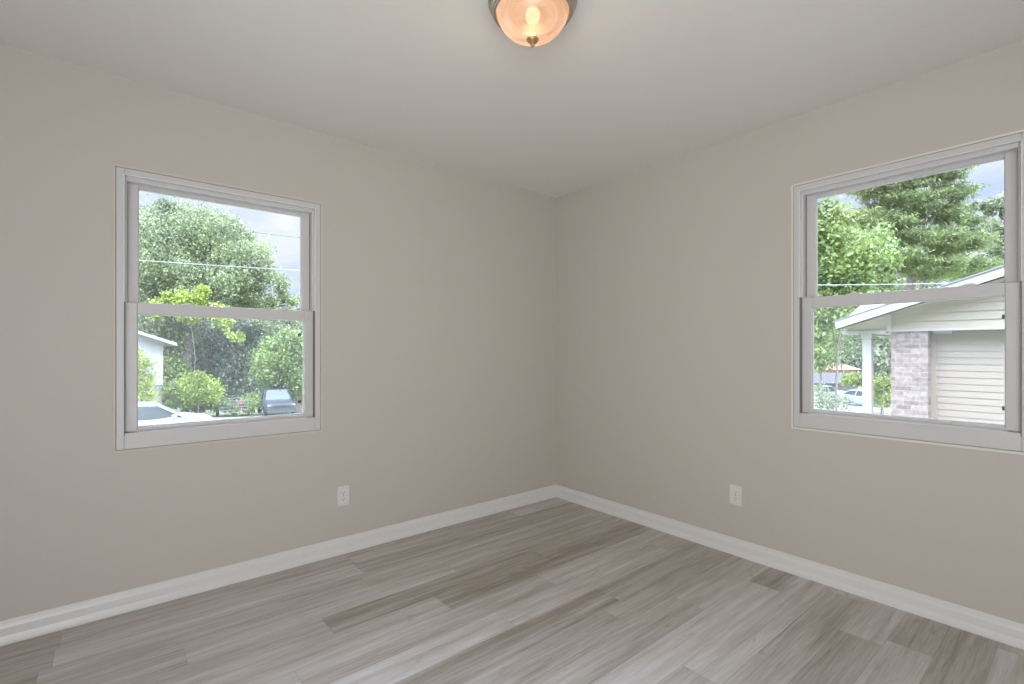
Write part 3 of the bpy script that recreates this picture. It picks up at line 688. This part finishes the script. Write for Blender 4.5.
# ---- far brick house with orange roof
c0 = G(838, 88); fh = tag(empty('house', c0), 'far brick house with orange roof down the street', 'house')
T = Matrix.Rotation(TH - math.radians(90) , 4, 'Z')
b = MB(); b.box((-4.2, 0, 0), (3.0, 7, 3.0), T); b.build('brick_wall', M_REDBRICK, fh)
b = MB(); 
q = [(-5, -.6, 2.9), (3.9, -.6, 2.9), (3.9, 7.6, 2.9), (-5, 7.6, 2.9), (-2.2, 3.5, 4.7), (1.0, 3.5, 4.7)]
vv = [b.bm.verts.new(T @ Vector(p)) for p in q]
for f in [(0, 1, 5, 4), (1, 2, 5), (2, 3, 4, 5), (3, 0, 4), (3, 2, 1, 0)]: b.bm.faces.new([vv[i] for i in f])
b.build('roof', M_ORANGE, fh)
for x0, x1 in ((.9, 1.9), (-2.6, -1.4)): MB().box((x0, -.05, .9), (x1, .05, 2.0), T).build('window', M_WHITE, fh)
c1 = G(836, 72); gh = tag(empty('house', c1), 'low grey-roofed house behind the white pickup', 'house')
b = MB(); b.box((-4.0, 0, 0), (3.2, 5, 1.6), T); b.build('wall_siding', M_FOUND, gh)
b = MB(); b.prism([(-4.8, -.5, 1.55), (-4.8, 2.5, 2.9), (-4.8, 5.5, 1.55)], (8.6, 0, 0), T); b.build('roof', mat('grey roof', (.15, .135, .14), .9), gh)

# ---- small beige shed right of the pickup in the left window
c2 = G(300, 34); shd = tag(empty('shed', c2), 'small beige shed right of the parked grey car', 'shed')
Ts = Matrix.Rotation(math.radians(-12), 4, 'Z')
MB().box((-.75, 0, 0), (2.2, 2.2, 1.45), Ts).build('shed_wall', M_SIDING2, shd)
MB().prism([(-.9, -.15, 1.42), (-.9, 1.1, 1.85), (-.9, 2.35, 1.42)], (3.2, 0, 0), Ts).build('roof', M_PANEL, shd)

# ---- vehicles
def car(loc, rz, paint, kind, label, cat='car', scale=1.0, group=None):
    root = tag(empty('pickup_truck' if kind == 'truck' else 'car', loc, rz), label, cat, group); root.scale = (scale,) * 3
    def sec(x, hw, zb, zm, ztp, crown):       # closed cross-section (y, z)
        return [(x, -hw * .92, zb), (x, -hw, zb + .12), (x, -hw, zm), (x, -hw * .93, ztp - .03), (x, -hw * .55, ztp + crown * .8), (x, 0, ztp + crown),
                (x, hw * .55, ztp + crown * .8), (x, hw * .93, ztp - .03), (x, hw, zm), (x, hw, zb + .12), (x, hw * .92, zb)]
    if kind == 'sedan':
        S = [(-2.35, .70, .42, .62, .80), (-2.28, .82, .28, .72, .95), (-1.7, .88, .22, .78, 1.00), (-.6, .90, .20, .80, .97), (.55, .90, .20, .80, .95), (.95, .89, .20, .78, .985), (1.6, .87, .22, .72, .93), (2.15, .80, .28, .64, .84), (2.33, .70, .38, .56, .74), (2.38, .62, .44, .52, .66)]
        cab = [(-1.55, .99, .74), (-.85, 1.38, .60), (-.05, 1.44, .58), (.62, 1.40, .58), (1.36, .97, .74)]
    else:
        S = [(-2.6, .80, .50, .75, .98), (-2.5, .88, .45, .80, 1.02), (-.9, .90, .42, .85, 1.02), (.6, .90, .40, .85, 1.03), (.95, .90, .40, .85, 1.06), (1.8, .89, .40, .82, 1.03), (2.4, .86, .42, .76, .97), (2.6, .80, .48, .72, .88)]
        cab = [(-.95, 1.0, .80), (-.80, 1.62, .66), (-.3, 1.68, .66), (.25, 1.66, .66), (.92, 1.04, .78)] if kind == 'truck' else [(-2.5, 1.0, .80), (-2.2, 1.55, .66), (-.3, 1.68, .66), (.25, 1.66, .66), (1.0, 1.04, .78)]
    b = MB(); b.loft([sec(x, hw, zb, zm, z2, .035) for x, hw, zb, zm, z2 in S]); b.build('body', paint, root, smooth=False, bevel=.02)
    base = [s for s in cab]
    zb = .96
    def cs(x, zt_, hwt, grow=0):
        hb = .80 + grow; h = hwt + grow
        return [(x, -hb, zb - .02), (x, -h, max(zt_ - .03, zb)), (x, -h * .6, max(zt_ + grow, zb)), (x, h * .6, max(zt_ + grow, zb)), (x, h, max(zt_ - .03, zb)), (x, hb, zb - .02)]
    b = MB(); b.loft([cs(*c) for c in cab]); cabin = b.build('window_glass', M_CARGL, root)
    # windshield (own look)
    x0, z0_, h0 = cab[-1]; x1, z1_, h1 = cab[-2]
    b = MB(); b.prism([(x0 - .04, -h0 * .92, z0_ + .03), (x0 - .04, h0 * .92, z0_ + .03), (x1 + .04, h1 * .88, z1_ - .02), (x1 + .04, -h1 * .88, z1_ - .02)], (.012, 0, .016)); b.build('windshield', M_SHIELD, root)
    # roof + pillars
    b = MB(); top = [c for c in cab[1:-1]]
    b.loft([[(x, -h * 1.03, z - .05), (x, -h * .97, z + .005), (x, -h * .5, z + .03), (x, h * .5, z + .03), (x, h * .97, z + .005), (x, h * 1.03, z - .05)] for x, z, h in top])
    for s in (-1, 1):
        for (xa, za, ha), (xb, zb_, hb_) in ((cab[-1], cab[-2]), (cab[0], cab[1])):
            b.tube([(xa, s * .80, .955), (xb, s * (hb_ + .01), zb_ - .01)], .035, 6)
        xm = cab[2][0]; b.tube([(xm, s * .82, .95), (xm, s * (cab[2][2] + .01), cab[2][1] - .02)], .04, 6)
    b.build('roof', paint, root, bevel=.006)
    wx = (1.45, -1.40) if kind == 'sedan' else (1.65, -1.60); wr = .32 if kind == 'sedan' else .38
    for x in wx:
        for s in (-1, 1):
            Mw = Matrix.Translation((x, s * .80, wr)) @ Matrix.Rotation(math.radians(-90 * s), 4, 'X')
            b = MB(); b.lathe([(0, -.1), (wr * .8, -.1), (wr, -.07), (wr, .09), (wr * .85, .115), (wr * .62, .115), (wr * .6, .09), (0, .09)], (0, 0, 0), 28, Mw); wl = b.build('wheel', M_TYRE, root, smooth=True)
            b = MB(); b.lathe([(0, .115), (.06, .11), (wr * .58, .10), (wr * .58, .085), (0, .085)], (0, 0, 0), 20, Mw); b.build('hubcap', M_HUB, wl)
    xf = S[-1][0]
    for s in (-1, 1):
        b = MB(); b.box((xf - .16, s * .50, S[-1][4] - .13), (xf - .02, s * .76, S[-1][4] + .02)); b.build('headlight', M_LENS, root, bevel=.02)
        mxx = 1.0 if kind == 'sedan' else .62
        b = MB(); b.box((mxx, s * .90, .95), (mxx + .16, s * 1.08, 1.07)); b.build('side_mirror', paint, root, bevel=.03)
        for hx in (.1, -.75):
            b = MB(); b.box((hx, s * .888, .84), (hx + .16, s * .915, .87)); b.build('door_handle', paint, root)
    b = MB(); b.box((xf - .05, -.45, S[-1][4] - .16), (xf + .012, .45, S[-1][4] - .03)); b.build('grille', M_BLACK, root)
    b = MB(); b.box((xf - .08, -.78, .40), (xf + .03, .78, .54)); b.build('bumper', M_HUB if kind == 'truck' else paint, root, bevel=.02)
    if kind == 'truck':
        b = MB(); b.box((-2.45, -.72, .70), (-1.0, .72, 1.028)); b.build('bed_floor', M_BLACK, root)
    return root
p = Vector((1.90, 21.0, ground_z(Vector((1.9, 21.0, 0)).dot(F)) + .03))
car((.70, 21.0, p.z), 0, M_CARW, 'sedan', 'white sedan parked sideways at the bottom left of the left window')
q = G(276, 32); car(q, math.radians(-97), M_CARG, 'suv', 'dark grey car parked nose-on at the bottom right of the left window')
q = G(826, 62); car(q, math.radians(-35), M_CARW, 'truck', 'white pickup across the street at the left of the right window', 'pickup truck')
q = G(864, 44); car(q, math.radians(-125), M_CARB, 'sedan', 'pale blue car behind the white porch post')

# ---- utility trailer on the verge (left window)
c3 = G(234, 30.2); tl_ = tag(empty('utility_trailer', c3), 'rusty open utility trailer between the lime shrub and grey car', 'trailer')
Tt = Matrix.Rotation(math.radians(-8), 4, 'Z')
MB().box((-.75, 0, .38), (.75, 2.2, .46), Tt).build('trailer_bed', M_FOUND, tl_)
b = MB()
for y in (0, 2.2):
    for z in (.62, .80, .98): b.box((-.75, y - .02, z - .02), (.75, y + .02, z + .02), Tt)
    for x in (-.75, -.25, .25, .75): b.box((x - .02, y - .02, .4), (x + .02, y + .02, 1.0), Tt)
for x in (-.75, .75):
    for z in (.62, .98): b.box((x - .02, 0, z - .02), (x + .02, 2.2, z + .02), Tt)
b.build('trailer_rail', M_STEEL, tl_)
for s in (-1, 1):
    Mw = Tt @ Matrix.Translation((s * .86, 1.1, .30)) @ Matrix.Rotation(math.radians(90), 4, 'Y')
    b = MB(); b.lathe([(0, -.08), (.26, -.08), (.30, -.05), (.30, .05), (.26, .08), (0, .08)], (0, 0, 0), 20, Mw); b.build('wheel', M_TYRE, tl_, smooth=True)
b = MB(); b.box((.1, .1, .46), (.5, .45, .86), Tt); o = b.build('fuel_can', M_RED, None, bevel=.03, loc=None); o.location = c3; tag(o, 'dark red can standing in the open utility trailer', 'can')
